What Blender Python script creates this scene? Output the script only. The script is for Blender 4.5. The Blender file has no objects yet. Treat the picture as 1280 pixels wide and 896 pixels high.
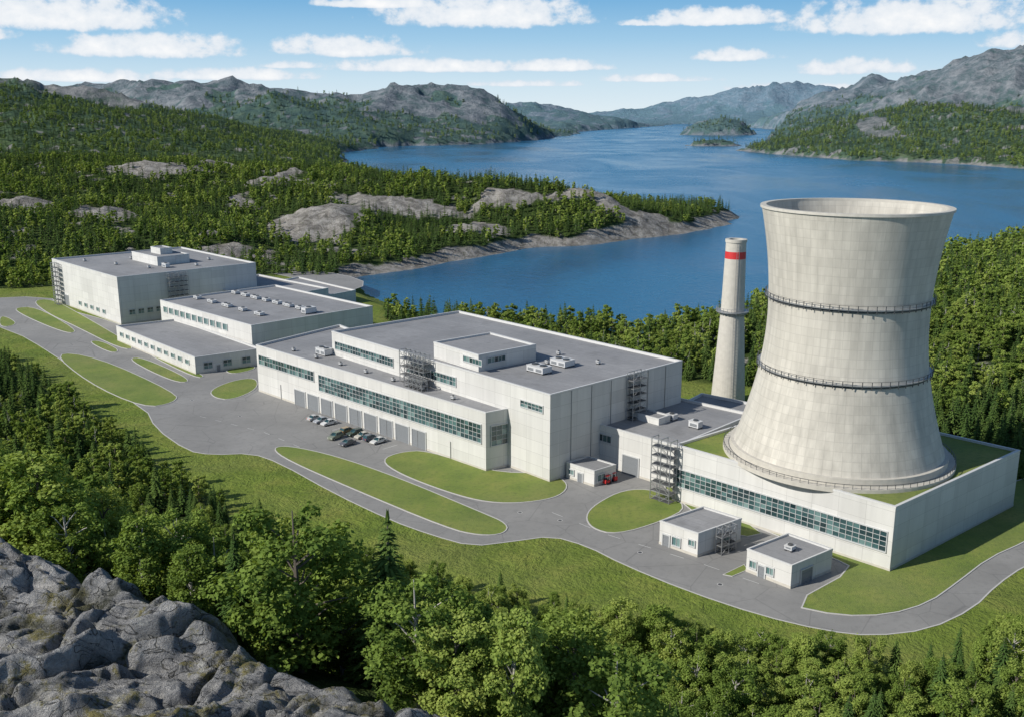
import bpy, math, random
import numpy as np
from mathutils import Vector
random.seed(4); RNG=np.random.default_rng(7)
scene=bpy.context.scene; COL=scene.collection
try:
    scene.view_settings.view_transform='Standard'; scene.view_settings.look='None'; scene.view_settings.exposure=0
except Exception: pass

# ---------------------------------------------------------------- survey helper
# converts measured bearings (taken at a 90 m view point) to plan coordinates in metres at height z
HV=90.0; FL=1250.0; SN=math.sin(math.atan(308/1250)); CS=math.cos(math.atan(308/1250))
def S(px,py,z=0.0):
    u=(px-640)/FL; v=(448-py)/FL; t=(HV-z)/(SN-v*CS)
    return (u*t,(CS+v*SN)*t)
def SL(l,z=0.0): return [S(a,b,z) for a,b in l]

# ---------------------------------------------------------------- node helper
class NT:
    def __init__(s,tree): s.t=tree; s.n=tree.nodes; s.l=tree.links
    def node(s,ty,**k):
        n=s.n.new(ty)
        ins=k.pop('ins',{})
        for a,b in k.items(): setattr(n,a,b)
        for a,b in ins.items(): s.set(n.inputs[a],b)
        return n
    def set(s,i,v):
        if isinstance(v,bpy.types.NodeSocket): s.l.new(v,i)
        else:
            if i.type=='RGBA' and len(v)==3: v=(*v,1)
            i.default_value=v
    def math(s,op,a,b=0.0,c=None):
        n=s.n.new('ShaderNodeMath'); n.operation=op; s.set(n.inputs[0],a); s.set(n.inputs[1],b)
        if c is not None: s.set(n.inputs[2],c)
        return n.outputs[0]
    def vmath(s,op,a,b=None,c=None):
        n=s.n.new('ShaderNodeVectorMath'); n.operation=op; s.set(n.inputs[0],a)
        if b is not None: s.set(n.inputs[1],b)
        if c is not None: s.set(n.inputs[2],c)
        return n.outputs['Value'] if op in('DOT_PRODUCT','LENGTH') else n.outputs[0]
    def mix(s,f,a,b,bt='MIX'):
        n=s.n.new('ShaderNodeMix'); n.data_type='RGBA'; n.blend_type=bt
        s.set(n.inputs[0],f); s.set(n.inputs[6],a); s.set(n.inputs[7],b); return n.outputs[2]
    def noise(s,vec,scale,detail=4,rough=.55,dist=0.0):
        n=s.node('ShaderNodeTexNoise',ins={'Scale':scale,'Detail':detail,'Roughness':rough,'Distortion':dist})
        if vec is not None: s.l.new(vec,n.inputs['Vector'])
        return n.outputs['Fac']
    def ramp(s,f,pts):
        n=s.n.new('ShaderNodeValToRGB'); cr=n.color_ramp
        while len(cr.elements)<len(pts): cr.elements.new(.5)
        for e,(p,c) in zip(cr.elements,pts):
            e.position=p; e.color=(*c,1) if not isinstance(c,float) else (c,c,c,1)
        s.set(n.inputs[0],f); return n.outputs[0]
    def mapr(s,f,a,b,c=0.0,d=1.0,smooth=False):
        n=s.n.new('ShaderNodeMapRange'); 
        if smooth: n.interpolation_type='SMOOTHSTEP'
        s.set(n.inputs[0],f)
        for i,v in zip((1,2,3,4),(a,b,c,d)): n.inputs[i].default_value=v
        return n.outputs[0]
    def bump(s,h,strength,dist):
        n=s.node('ShaderNodeBump',ins={'Strength':strength,'Distance':dist,'Height':h}); return n.outputs[0]
def newmat(name):
    m=bpy.data.materials.new(name); m.use_nodes=True; t=NT(m.node_tree); t.n.clear()
    out=t.n.new('ShaderNodeOutputMaterial'); p=t.n.new('ShaderNodeBsdfPrincipled'); t.l.new(p.outputs[0],out.inputs[0])
    t.p=p; t.out=out
    return m,t
def objco(t): return t.n.new('ShaderNodeTexCoord').outputs['Object']
def simple(name,col,rough=.6,metal=0.0,nscale=3.0,var=.15,bump=0.0):
    m,t=newmat(name); co=objco(t); n=t.noise(co,nscale,4)
    c=t.mix(n,[x*(1-var) for x in col],[min(1,x*(1+var)) for x in col]); t.set(t.p.inputs['Base Color'],c)
    t.p.inputs['Roughness'].default_value=rough; t.p.inputs['Metallic'].default_value=metal
    if bump: t.set(t.p.inputs['Normal'],t.bump(t.noise(co,nscale*6,3),bump,.05))
    return m
HAZE_PAINT=(.16,.28,.39)  # bluish air tint painted onto far land and trees
def paint_haze(t,c,Y):  # aerial haze put into the base colour, stronger with world Y
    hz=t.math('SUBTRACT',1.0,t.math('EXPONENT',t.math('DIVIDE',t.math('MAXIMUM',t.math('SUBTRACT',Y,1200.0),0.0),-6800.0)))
    return t.mix(hz,c,HAZE_PAINT)

def wallmat(name,c,bw,bh,seam=.62,var=.06,dirt=.12):
    m,t=newmat(name); uv=t.n.new('ShaderNodeUVMap').outputs[0]; co=objco(t)
    b=t.node('ShaderNodeTexBrick',offset=0.0,squash=1.0,ins={'Vector':uv,'Scale':1.0,'Brick Width':bw,'Row Height':bh,'Mortar Size':.035,'Mortar Smooth':.3,
        'Color1':[x*(1+var) for x in c],'Color2':[x*(1-var) for x in c],'Mortar':[x*seam for x in c]})
    mp=t.node('ShaderNodeMapping',ins={'Vector':co,'Scale':(.6,.6,.05)})
    st=t.noise(mp.outputs[0],1.0,5,.6); st2=t.noise(co,.07,4)
    f=t.math('MULTIPLY',t.mapr(st,.35,.75,1.0,1-dirt),t.mapr(st2,.3,.7,1.0,1-dirt*.6))
    cc=t.mix(1.0,b.outputs[0],f,'MULTIPLY'); t.set(t.p.inputs['Base Color'],cc)
    t.p.inputs['Roughness'].default_value=.65
    t.set(t.p.inputs['Normal'],t.bump(t.math('SUBTRACT',1.0,b.outputs['Fac']),.3,.04))
    return m
M={}
M['wall']=wallmat('white_panel_wall',(.63,.625,.60),6.0,3.2)
M['tower']=wallmat('cooling_tower_concrete',(.60,.57,.50),1.0,1.0,seam=.86,var=.05,dirt=.28)
M['conc']=simple('concrete',(.50,.475,.42),.8,nscale=.8,var=.2)
M['coping']=simple('roof_coping',(.58,.58,.57),.5)
M['kerb']=simple('kerb_stone',(.48,.47,.45),.8)
M['steel']=simple('galvanised_steel',(.38,.39,.40),.45,.6)
M['dsteel']=simple('dark_steel',(.09,.095,.1),.5,.3)
M['hvac']=simple('hvac_casing',(.55,.56,.57),.45)
M['frame']=simple('window_frame',(.50,.51,.51),.5)
M['door']=simple('door_grey',(.20,.215,.23),.5)
M['red']=simple('red_paint',(.55,.03,.03),.5)
M['tyre']=simple('rubber',(.02,.02,.02),.8)
M['paint']=simple('road_paint',(.6,.6,.58),.7,var=.25)
def roofmat():
    m,t=newmat('roof_membrane'); co=objco(t)
    n=t.noise(co,.06,5,.6); n2=t.noise(co,1.2,4)
    c=t.ramp(n,[(.3,(.22,.222,.228)),(.7,(.31,.31,.315))]); c=t.mix(t.mapr(n2,.4,.7,0,.35),c,(.19,.192,.198))
    b=t.node('ShaderNodeTexBrick',offset=.5,ins={'Vector':t.node('ShaderNodeMapping',ins={'Vector':co,'Rotation':(0,0,.795)}).outputs[0],'Scale':1.0,'Brick Width':9.0,'Row Height':2.2,'Mortar Size':.05,'Mortar Smooth':.2,'Color1':(1,1,1,1),'Color2':(.93,.93,.93,1),'Mortar':(.74,.74,.74,1)})
    c=t.mix(1.0,c,b.outputs[0],'MULTIPLY')
    c=t.mix(t.mapr(t.noise(co,.18,3,.5),.58,.66,0,.3),c,(.15,.15,.15))
    t.set(t.p.inputs['Base Color'],c); t.p.inputs['Roughness'].default_value=.8; return m
M['roof']=roofmat()
def glassmat():
    m,t=newmat('window_glass'); uv=t.n.new('ShaderNodeUVMap').outputs[0]
    w=t.node('ShaderNodeTexWhiteNoise',noise_dimensions='2D'); t.l.new(t.vmath('FLOOR',uv),w.inputs[0])
    c=t.ramp(w.outputs[0],[(0,(.012,.03,.035)),(.55,(.035,.08,.085)),(.85,(.08,.16,.16)),(1,(.18,.27,.26))])
    t.set(t.p.inputs['Base Color'],c); t.p.inputs['Roughness'].default_value=.08; t.p.inputs['Specular IOR Level'].default_value=.7; return m
M['glass']=glassmat()
def lawncol(t,co):
    n=t.noise(co,.09,5,.6); n2=t.noise(co,.9,4,.7); n3=t.noise(co,5,3,.7); n0=t.noise(co,.035,4,.6)
    c=t.ramp(n,[(.3,(.10,.165,.020)),(.5,(.155,.22,.030)),(.7,(.23,.255,.052))])
    c=t.mix(t.mapr(n0,.45,.65,0,.45),c,(.21,.22,.07))
    c=t.mix(t.mapr(n2,.48,.70,0,.7),c,(.075,.125,.024)); c=t.mix(t.mapr(n3,.4,.68,0,.4),c,(.22,.215,.08))
    return c,n2,n3
def grassmat(name):
    m,t=newmat(name); co=t.n.new('ShaderNodeNewGeometry').outputs['Position']; c,n2,n3=lawncol(t,co)
    t.set(t.p.inputs['Base Color'],c); t.p.inputs['Roughness'].default_value=.9
    t.set(t.p.inputs['Normal'],t.bump(n3,.6,.25)); return m
M['grass']=grassmat('lawn')
def asphaltmat():
    m,t=newmat('asphalt'); co=t.n.new('ShaderNodeNewGeometry').outputs['Position']
    n=t.noise(co,.05,5,.6); n2=t.noise(co,.6,5,.65,.5); n3=t.noise(co,9,2)
    c=t.ramp(n,[(.3,(.19,.187,.18)),(.7,(.27,.265,.255))]); c=t.mix(t.mapr(n2,.5,.72,0,.5),c,(.145,.143,.14)); c=t.mix(t.mapr(n3,.3,.7,0,.25),c,(.30,.30,.29))
    v=t.node('ShaderNodeTexVoronoi',feature='DISTANCE_TO_EDGE',ins={'Scale':.09,'Vector':co}); 
    c=t.mix(t.mapr(v.outputs[0],0,.012,.45,0),c,(.10,.10,.10))
    t.set(t.p.inputs['Base Color'],c); t.p.inputs['Roughness'].default_value=.85; return m
M['asphalt']=asphaltmat()

# ---------------------------------------------------------------- mesh builder
class MB:
    def __init__(s): s.v=[]; s.f=[]; s.m=[]; s.uv=[]; s.mats=[]
    def mi(s,k):
        if k not in s.mats: s.mats.append(k)
        return s.mats.index(k)
    def face(s,pts,mat,uv=None):
        b=len(s.v); s.v+= [tuple(p) for p in pts]; s.f.append(tuple(range(b,b+len(pts)))); s.m.append(s.mi(mat))
        s.uv.append(uv if uv else [(p[0]+p[1],p[2]) for p in pts])
    def box(s,o,ax,ay,az,mat):
        o=Vector(o);ax=Vector(ax);ay=Vector(ay);az=Vector(az)
        if ax.cross(ay).dot(az)<0: ax,ay=ay,ax
        p=[o,o+ax,o+ax+ay,o+ay]; q=[a+az for a in p]
        la,lb,lz=ax.length,ay.length,az.length
        s.face([p[0],p[3],p[2],p[1]],mat); s.face(q,mat)
        for i in range(4):
            j=(i+1)%4; L=(p[j]-p[i]).length; s.face([p[i],p[j],q[j],q[i]],mat,[(0,0),(L,0),(L,lz),(0,lz)])
    def beam(s,a,b,w,mat):
        a=Vector(a);b=Vector(b);d=b-a; up=Vector((0,0,1)) if abs(d.normalized().z)<.9 else Vector((1,0,0))
        x=d.cross(up).normalized()*w; y=d.cross(x).normalized()*w
        s.box(a-x/2-y/2,x,y,d,mat)
    def cyl(s,c,r0,r1,z0,z1,n,mat,cap=True):
        P=[[(c[0]+r*math.cos(2*math.pi*i/n),c[1]+r*math.sin(2*math.pi*i/n),z) for i in range(n)] for r,z in((r0,z0),(r1,z1))]
        for i in range(n):
            j=(i+1)%n; s.face([P[0][i],P[0][j],P[1][j],P[1][i]],mat,[(i,z0),(i+1,z0),(i+1,z1),(i,z1)])
        if cap: s.face(P[1],mat); s.face(P[0][::-1],mat)
    def obj(s,name,parent=None,smooth=False,loc=(0,0,0)):
        me=bpy.data.meshes.new(name); me.from_pydata(s.v,[],s.f)
        for k in s.mats: me.materials.append(M[k] if isinstance(k,str) else k)
        me.polygons.foreach_set('material_index',s.m)
        uvl=me.uv_layers.new(name='UVMap'); flat=[c for fu in s.uv for p in fu for c in p]; uvl.data.foreach_set('uv',flat)
        if smooth: me.polygons.foreach_set('use_smooth',[True]*len(s.f))
        me.update(); o=bpy.data.objects.new(name,me); COL.objects.link(o); o.location=loc
        if parent: o.parent=parent
        return o
def empty(name,loc=(0,0,0)):
    e=bpy.data.objects.new(name,None); e.empty_display_size=1; COL.objects.link(e); e.location=loc; return e
def ccw(p):
    a=sum(p[i][0]*p[(i+1)%len(p)][1]-p[(i+1)%len(p)][0]*p[i][1] for i in range(len(p)))
    return list(p) if a>0 else list(p)[::-1]
def offset(p,d):
    out=[];n=len(p)
    for i in range(n):
        a=Vector(p[i-1]);b=Vector(p[i]);c=Vector(p[(i+1)%n])
        e1=(b-a).normalized();e2=(c-b).normalized(); n1=Vector((e1.y,-e1.x));n2=Vector((e2.y,-e2.x))
        m=(n1+n2); 
        if m.length<1e-6: m=n1
        m.normalize(); k=max(.35,m.dot(n1)); q=b+m*(d/k); out.append((q.x,q.y))
    return out
def block(name,poly,z0,z1,parent,wall='wall',roof='roof',par=.7,pw=.45,cop='coping'):
    p=ccw([(a[0],a[1]) for a in poly]); b=MB(); n=len(p); q=offset(p,-pw); u=0
    for i in range(n):
        j=(i+1)%n; L=(Vector(p[j])-Vector(p[i])).length
        b.face([(*p[i],z0),(*p[j],z0),(*p[j],z1),(*p[i],z1)],wall,[(u,z0),(u+L,z0),(u+L,z1),(u,z1)])
        b.face([(*q[i],z1),(*q[j],z1),(*q[j],z1-par),(*q[i],z1-par)],cop); u+=L
    b.face([(*a,z1-par) for a in q],roof)
    r=offset(p,.06)
    for i in range(n):
        j=(i+1)%n
        b.face([(*r[i],z1-.35),(*r[j],z1-.35),(*r[j],z1+.03),(*r[i],z1+.03)],cop)
        b.face([(*r[i],z1+.03),(*r[j],z1+.03),(*q[j],z1+.03),(*q[i],z1+.03)],cop)
    if z0<0:
        r=offset(p,.05)
        for i in range(n):
            j=(i+1)%n; b.face([(*r[i],z0),(*r[j],z0),(*r[j],.6),(*r[i],.6)],'conc'); b.face([(*r[i],.6),(*r[j],.6),(*p[j],.6),(*p[i],.6)],'conc')
    return b.obj(name,parent)
def wallframe(A,B,inside):
    A=Vector(A);B=Vector(B);d=(B-A); L=d.length; d/=L; n=Vector((d.y,-d.x))
    if (Vector(inside)-A).dot(n)>0: n=-n
    return A,d,n,L
def ribbon(mb,W,s0,s1,z0,z1,dx,dz):
    A,d,n,L=W; nx=max(1,round((s1-s0)/dx)); nz=max(1,round((z1-z0)/dz)); 
    P=lambda s,z,o:(A.x+d.x*s+n.x*o,A.y+d.y*s+n.y*o,z)
    mb.face([P(s0,z0,.03),P(s1,z0,.03),P(s1,z1,.03),P(s0,z1,.03)],'glass',[(0,0),(nx,0),(nx,nz),(0,nz)])
    D=(d.x,d.y,0);N=(n.x,n.y,0)
    def bx(s,z,ws,wz,o0,o1):
        mb.box(P(s,z,o0),Vector(D)*ws,Vector(N)*(o1-o0),(0,0,wz),'frame')
    bx(s0-.15,z0-.25,s1-s0+.3,.25,.002,.28); bx(s0-.15,z1,s1-s0+.3,.22,.002,.24)
    bx(s0-.15,z0,.15,z1-z0,.002,.24); bx(s1,z0,.15,z1-z0,.002,.24)
    for i in range(1,nx): bx(s0+(s1-s0)*i/nx-.05,z0,.1,z1-z0,.035,.16)
    for k in range(1,nz): bx(s0,z0+(z1-z0)*k/nz-.04,s1-s0,.08,.035,.13)
def door(mb,W,s0,s1,z1,z0=0.0):
    A,d,n,L=W; P=lambda s,z,o:(A.x+d.x*s+n.x*o,A.y+d.y*s+n.y*o,z); D=Vector((d.x,d.y,0));N=Vector((n.x,n.y,0))
    k=int((z1-z0)/.6)
    for i in range(k):
        a=z0+(z1-z0)*i/k; mb.box(P(s0,a,.06),D*(s1-s0),N*(.04 if i%2 else .07),(0,0,(z1-z0)/k-.02),'door')
    mb.box(P(s0-.25,z0,.002),D*.25,N*.24,(0,0,z1-z0+.25),'frame'); mb.box(P(s1,z0,.002),D*.25,N*.24,(0,0,z1-z0+.25),'frame')
    mb.box(P(s0,z1,.002),D*(s1-s0),N*.24,(0,0,.25),'frame')
def lattice(name,c,d,w,dep,z0,z1,step=2.2,bw=.16,parent=None):
    d=Vector((d[0],d[1],0)).normalized(); n=Vector((-d.y,d.x,0)); mb=MB(); c=Vector((c[0],c[1],0))
    nx=max(1,round(w/2.2)); cs=[]
    for i in range(nx+1):
        for j in (0,1):
            cs.append((i,j)); p=c+d*(w*i/nx-w/2)+n*(dep*j-dep/2); mb.beam(p+Vector((0,0,z0)),p+Vector((0,0,z1)),bw,'steel')
    nz=max(1,round((z1-z0)/step))
    for k in range(nz+1):
        z=z0+(z1-z0)*k/nz; Z=Vector((0,0,z))
        for j in (0,1): 
            a=c-d*w/2+n*(dep*j-dep/2); mb.beam(a+Z,a+d*w+Z,bw*.8,'steel')
            if k<nz: mb.beam(a+Z+Vector((0,0,1.1)),a+d*w+Z+Vector((0,0,1.1)),bw*.45,'steel')
        for i in range(nx+1): a=c+d*(w*i/nx-w/2)-n*dep/2; mb.beam(a+Z,a+n*dep+Z,bw*.8,'steel')
        if k<nz:
            z2=z0+(z1-z0)*(k+1)/nz
            for i in range(nx):
                a=c+d*(w*(i+(k%2))/nx-w/2); b=c+d*(w*(i+1-(k%2))/nx-w/2)
                for j in (0,1): mb.beam(a+n*(dep*j-dep/2)+Z,b+n*(dep*j-dep/2)+Vector((0,0,z2)),bw*.5,'steel')
            mb.box(c-d*w/2-n*dep*.45+Z+Vector((0,0,.1)),d*w,n*dep*.9,(0,0,.06),'dsteel')
    return mb.obj(name,parent)
def hvac(c,d,w,l,h,z,name='rooftop_air_unit',parent=None):
    d=Vector((d[0],d[1],0)).normalized(); n=Vector((-d.y,d.x,0)); mb=MB(); c=Vector((c[0],c[1],z))
    o=c-d*l/2-n*w/2
    for a,b in((0,0),(1,0),(1,1),(0,1)): mb.box(o+d*(l-.3)*a+n*(w-.3)*b,d*.3,n*.3,(0,0,.35),'dsteel')
    mb.box(o+Vector((0,0,.35)),d*l,n*w,(0,0,h),'hvac'); mb.box(o-d*.1-n*.1+Vector((0,0,.35+h)),d*(l+.2),n*(w+.2),(0,0,.12),'coping')
    k=max(1,int(l/2.2))
    for i in range(k):
        cc=o+d*(l*(i+.5)/k)+n*w/2; mb.cyl((cc.x,cc.y),min(w,l/k)*.33,min(w,l/k)*.33,z+h+.47,z+h+.75,14,'dsteel')
        mb.box(o+d*(l*(i+.15)/k)-n*.05+Vector((0,0,.6)),d*(l*.7/k),n*.04,(0,0,h*.5),'door')
    return mb.obj(name,parent)

# ---------------------------------------------------------------- numpy noise + distance
def h2(ix,iy,s):
    n=(ix.astype(np.int64)*374761393+iy.astype(np.int64)*668265263+s*974711)&0xffffffff
    n=((n^(n>>13))*1274126177)&0xffffffff; n=n^(n>>16); return (n&0xffffff)/float(0xffffff)
def vn(x,y,s=0):
    ix=np.floor(x);iy=np.floor(y);fx=x-ix;fy=y-iy; fx=fx*fx*fx*(fx*(fx*6-15)+10);fy=fy*fy*fy*(fy*(fy*6-15)+10)
    a=h2(ix,iy,s);b=h2(ix+1,iy,s);c=h2(ix,iy+1,s);d=h2(ix+1,iy+1,s)
    return (a*(1-fx)+b*fx)*(1-fy)+(c*(1-fx)+d*fx)*fy
def fbm(x,y,o=5,s=0,g=.5):
    r=0;a=1;t=0
    for i in range(o):
        r=r+a*(vn(x,y,s+i*17)*2-1); t+=a; a*=g; x,y=x*1.6-y*1.2+3.1,x*1.2+y*1.6+7.7
    return r/t
def ridged(x,y,o=5,s=0):
    r=0;a=1;t=0
    for i in range(o):
        r=r+a*(1-np.abs(vn(x,y,s+i*13)*2-1)); t+=a; a*=.5; x,y=x*1.6-y*1.2+5.3,x*1.2+y*1.6+1.9
    return r/t
def ss(a,b,x):
    t=np.clip((x-a)/(b-a),0,1); return t*t*(3-2*t)
def sdpoly(X,Y,poly):
    d=np.full(X.shape,1e12); ins=np.zeros(X.shape,bool); n=len(poly)
    for i in range(n):
        ax,ay=poly[i]; bx,by=poly[(i+1)%n]; ex,ey=bx-ax,by-ay
        t=np.clip(((X-ax)*ex+(Y-ay)*ey)/(ex*ex+ey*ey+1e-9),0,1)
        d=np.minimum(d,(X-ax-t*ex)**2+(Y-ay-t*ey)**2)
        if ay!=by:
            c=((ay>Y)!=(by>Y)) & (X<(bx-ax)*(Y-ay)/(by-ay)+ax); ins^=c
    d=np.sqrt(d); return np.where(ins,d,-d)

L1=[(-95,592),(-88,600),(-51,634),(-15,680),(23,727),(55,735),(90,775),(158,828),(195,880),(214,951),(180,1000),(60,1080),(-100,1250),(-230,1600),(-300,1768),(-350,2100),(-415,2474),(-369,2880),(-99,3096),(60,3500),(276,4424),(300,5000),(694,6200),(1000,7000),(1300,8200),(3000,8400),(9000,8500),(9000,40000),(-40000,40000),(-40000,-900),(9000,-900),(9000,1150),(4000,1150),(1500,950),(600,800),(345,690),(270,640),(180,555),(110,478),(55,425),(0,440),(-50,480),(-80,540)]
L2=[(568,2580),(620,2300),(693,2062),(780,2000),(853,1904),(900,1650),(1100,1480),(1500,1400),(9000,1450),(9000,8600),(1600,8600),(1500,7000),(1468,5400),(1000,3900),(760,3000)]
CLEAR=[(130,215),(125,255),(98,275),(92,318),(60,332),(20,345),(-20,378),(-48,410),(-60,445),(-66,520),(-84,568),(-120,560),(-160,560),(-205,555),(-250,520),(-330,500),(-330,430),(-235,385)]+SL([(0,446),(60,474),(110,517),(190,576),(260,616),(330,660),(440,704),(520,731),(600,744),(700,768),(780,790),(870,812),(960,834),(1090,850),(1180,842),(1240,806),(1300,795),(1420,730)])+[(150,175)]
CREST=[(-400,260),(-200,170),(-75,88),(-38,69),(-28.6,64),(-15.9,58),(-6,52),(0,44),(4,34),(8,20),(12,-200),(-400,-200)]
HILLS=[(60,850,80,60,9),(-40,850,120,70,20),(-160,940,150,120,20),(-340,1000,230,190,22),(-620,1050,300,260,30),(-260,680,120,70,10),(-450,700,150,120,12),(-120,740,60,45,9),
 (-1090,2200,520,480,140),(-700,1700,350,250,36),(-1536,4000,750,500,165),(-1065,3600,400,400,105),(-874,5200,500,500,172),(-742,3200,340,280,80),(-414,3700,370,380,118),(-152,3800,300,320,88),(-400,2950,160,160,26),
 (52,6500,560,700,140),(320,5200,220,300,36),(1216,9700,1100,500,85),(2040,9300,800,600,180),(2700,9000,700,600,220),
 (1950,3900,720,650,215),(1700,4900,560,650,205),(2400,3500,700,500,210),(1600,6000,400,500,90),(1177,2400,360,330,98),(950,2500,230,200,30),(1000,3000,280,330,60),
 (890,4450,130,130,40),(572,2985,50,60,7),(640,2900,30,40,5),(700,6300,130,90,26),(400,700,250,200,16),(250,420,120,120,9)]
ROCKS=[S(a,b,16)+(rx*1.25,ry*1.25) for a,b,rx,ry in [(400,272,28,30),(480,262,35,22),(560,300,22,18),(530,318,16,10),(190,243,30,30),(270,235,24,26),(80,218,30,45),(30,262,20,20),(700,243,24,24),(790,258,24,20),(170,300,18,15),(262,293,16,13),(120,270,20,22),(850,262,16,20),(455,300,14,12),(740,255,22,15),(330,250,20,22),(600,270,18,14),(640,258,16,12),(350,305,12,9),(20,215,24,30),(650,290,12,10)]]
def height(X,Y,full=False):
    sd=np.maximum(sdpoly(X,Y,L1),sdpoly(X,Y,L2))
    for cx,cy,rx,ry in((890,4450,165,170),(600,2985,75,55),(1150,5600,120,90),(470,2760,22,26)):
        sd=np.maximum(sd,(1-np.sqrt(((X-cx)/rx)**2+((Y-cy)/ry)**2))*min(rx,ry))
    wig=fbm(X/60,Y/60,3,5)*10*ss(480,640,Y)+fbm(X/14,Y/14,2,9)*3*ss(480,640,Y)
    sd=sd+wig*np.clip(Y/900,.4,6)
    cl=sdpoly(X,Y,CLEAR)
    dc=-sdpoly(X,Y,CREST)
    hl=0
    for cx,cy,rx,ry,h in HILLS: hl=hl+h*np.exp(-((X-cx)/rx)**2-((Y-cy)/ry)**2)
    m=ss(5,80,-cl)
    big=np.clip(hl/120,0,1)
    n=(fbm(X/90,Y/90,5,1)*7+ridged(X/45,Y/45,3,3)*5-2.5)*(ss(300,650,Y)*.8+.2)
    for cx,cy,rx,ry in ROCKS: n=n+5*np.exp(-(((X-cx)/rx)**2+((Y-cy)/ry)**2)*1.3)
    n2=(ridged(X/300,Y/300,6,21)-.68)*hl*.62*big+(ridged(X/95,Y/95,5,31)-.6)*26*big
    base=np.where(sd>0,-6+6*ss(0,18,sd),-6-np.minimum(10,-sd*.35))
    hgt=base+m*np.where(sd>0,1-np.exp(-np.maximum(sd,0)/35),0)*(hl+n+n2)
    W=np.interp(X,[-75,-25],[98,58])
    hgt=hgt+52*(1-ss(0,1,np.maximum(dc,0)/W))*ss(-2,10,-cl)
    if full: return hgt,sd,cl,dc,hl
    return hgt
def rockmask(X,Y,H,sd,hl,cl):
    r=np.full(X.shape,-.10)
    for cx,cy,rx,ry in ROCKS: r=np.maximum(r,1.25-np.sqrt(((X-cx)/rx)**2+((Y-cy)/ry)**2))
    w=fbm(X/20,Y/20,4,77)
    r=ss(.15,.4,r+w*.95)
    r=np.maximum(r,ss(16,7,sd+w*8)*ss(480,620,Y)*(Y<1500))
    r=np.maximum(r,ss(10,4,sd+w*6)*(Y>1500)*.8)
    r=np.maximum(r,ss(.0,.2,fbm(X/120,Y/150,6,50)+(H-105)/230+.04)*ss(1700,2600,Y))
    return r*ss(250,420,Y)*ss(8,30,-cl)

# ---------------------------------------------------------------- terrain
NU,NV=521,680
uu=np.linspace(-.95,.95,NU); yy=np.exp(np.linspace(math.log(100),math.log(17000),NV))-250
U,Yg=np.meshgrid(uu,yy); Xg=U*(Yg+250)
Hg,sd,cl,dc,hl=height(Xg,Yg,True)
rk=rockmask(Xg,Yg,Hg,sd,hl,cl)
Hg=Hg+np.where(sd>3,(ridged(Xg/14,Yg/14,4,91)-.5)*7*rk*ss(0,30,sd),0)
Hg=Hg+fbm(Xg/13,Yg/13,2,95)*5*ss(1200,1800,Yg)*(1-rk)*(sd>10)
def gridmesh(name,X,Y,Z,attrs,mat):
    nv,nu=X.shape; me=bpy.data.meshes.new(name)
    co=np.stack([X,Y,Z],-1).reshape(-1,3); idx=np.arange(nv*nu).reshape(nv,nu)
    f=np.stack([idx[:-1,:-1],idx[:-1,1:],idx[1:,1:],idx[1:,:-1]],-1).reshape(-1,4)
    me.vertices.add(len(co)); me.vertices.foreach_set('co',co.ravel()); me.loops.add(f.size); me.loops.foreach_set('vertex_index',f.ravel().astype(np.int32))
    me.polygons.add(len(f)); me.polygons.foreach_set('loop_start',np.arange(0,f.size,4,dtype=np.int32)); 
    me.polygons.foreach_set('use_smooth',np.ones(len(f),bool))
    me.update(calc_edges=True); me.validate()
    for k,a in attrs.items(): at=me.attributes.new(k,'FLOAT','POINT'); at.data.foreach_set('value',a.ravel().astype(np.float32))
    me.materials.append(mat); o=bpy.data.objects.new(name,me); COL.objects.link(o); return o
def terrainmat():
    m,t=newmat('terrain'); g=t.n.new('ShaderNodeNewGeometry'); co=g.outputs['Position']
    at=lambda n:t.node('ShaderNodeAttribute',attribute_name=n).outputs['Fac']
    lawn,n2,n3=lawncol(t,co); nf=t.noise(co,.02,7,.72)
    floor=t.ramp(n2,[(.3,(.025,.045,.012)),(.55,(.05,.08,.018)),(.75,(.10,.125,.03))])
    far=t.ramp(nf,[(.35,(.025,.05,.018)),(.5,(.055,.095,.028)),(.62,(.10,.135,.042))])
    sep=t.n.new('ShaderNodeSeparateXYZ'); t.l.new(co,sep.inputs[0]); Y=sep.outputs[1]
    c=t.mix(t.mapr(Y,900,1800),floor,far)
    c=t.mix(at('lawn'),c,lawn)
    nr=t.noise(co,.13,6,.74,.6)
    rock=t.ramp(nr,[(.3,(.07,.065,.06)),(.44,(.19,.175,.16)),(.56,(.33,.31,.285)),(.75,(.46,.44,.41))])
    rock=t.mix(t.mapr(n2,.52,.66,0,.7),rock,(.075,.10,.03))
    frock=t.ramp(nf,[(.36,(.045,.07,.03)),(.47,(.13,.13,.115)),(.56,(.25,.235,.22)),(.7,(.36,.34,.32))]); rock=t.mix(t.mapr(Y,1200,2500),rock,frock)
    rm=t.mapr(t.math('ADD',at('rock'),t.math('MULTIPLY',t.math('SUBTRACT',t.mix(t.mapr(Y,1200,2000),n2,nf),.5),1.1)),.3,.6)
    c=t.mix(rm,c,rock); c=paint_haze(t,c,Y)
    t.set(t.p.inputs['Base Color'],c); t.p.inputs['Roughness'].default_value=.92; t.p.inputs['Specular IOR Level'].default_value=.15
    bh=t.math('ADD',t.math('ADD',n2,t.math('MULTIPLY',nr,3.0)),t.math('MULTIPLY',nf,t.mapr(Y,1500,3000,0,45)))
    t.set(t.p.inputs['Normal'],t.bump(bh,.7,1.0)); return m
gridmesh('terrain',Xg,Yg,Hg,{'rock':rk,'lawn':ss(-4,0,cl)},terrainmat())

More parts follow.
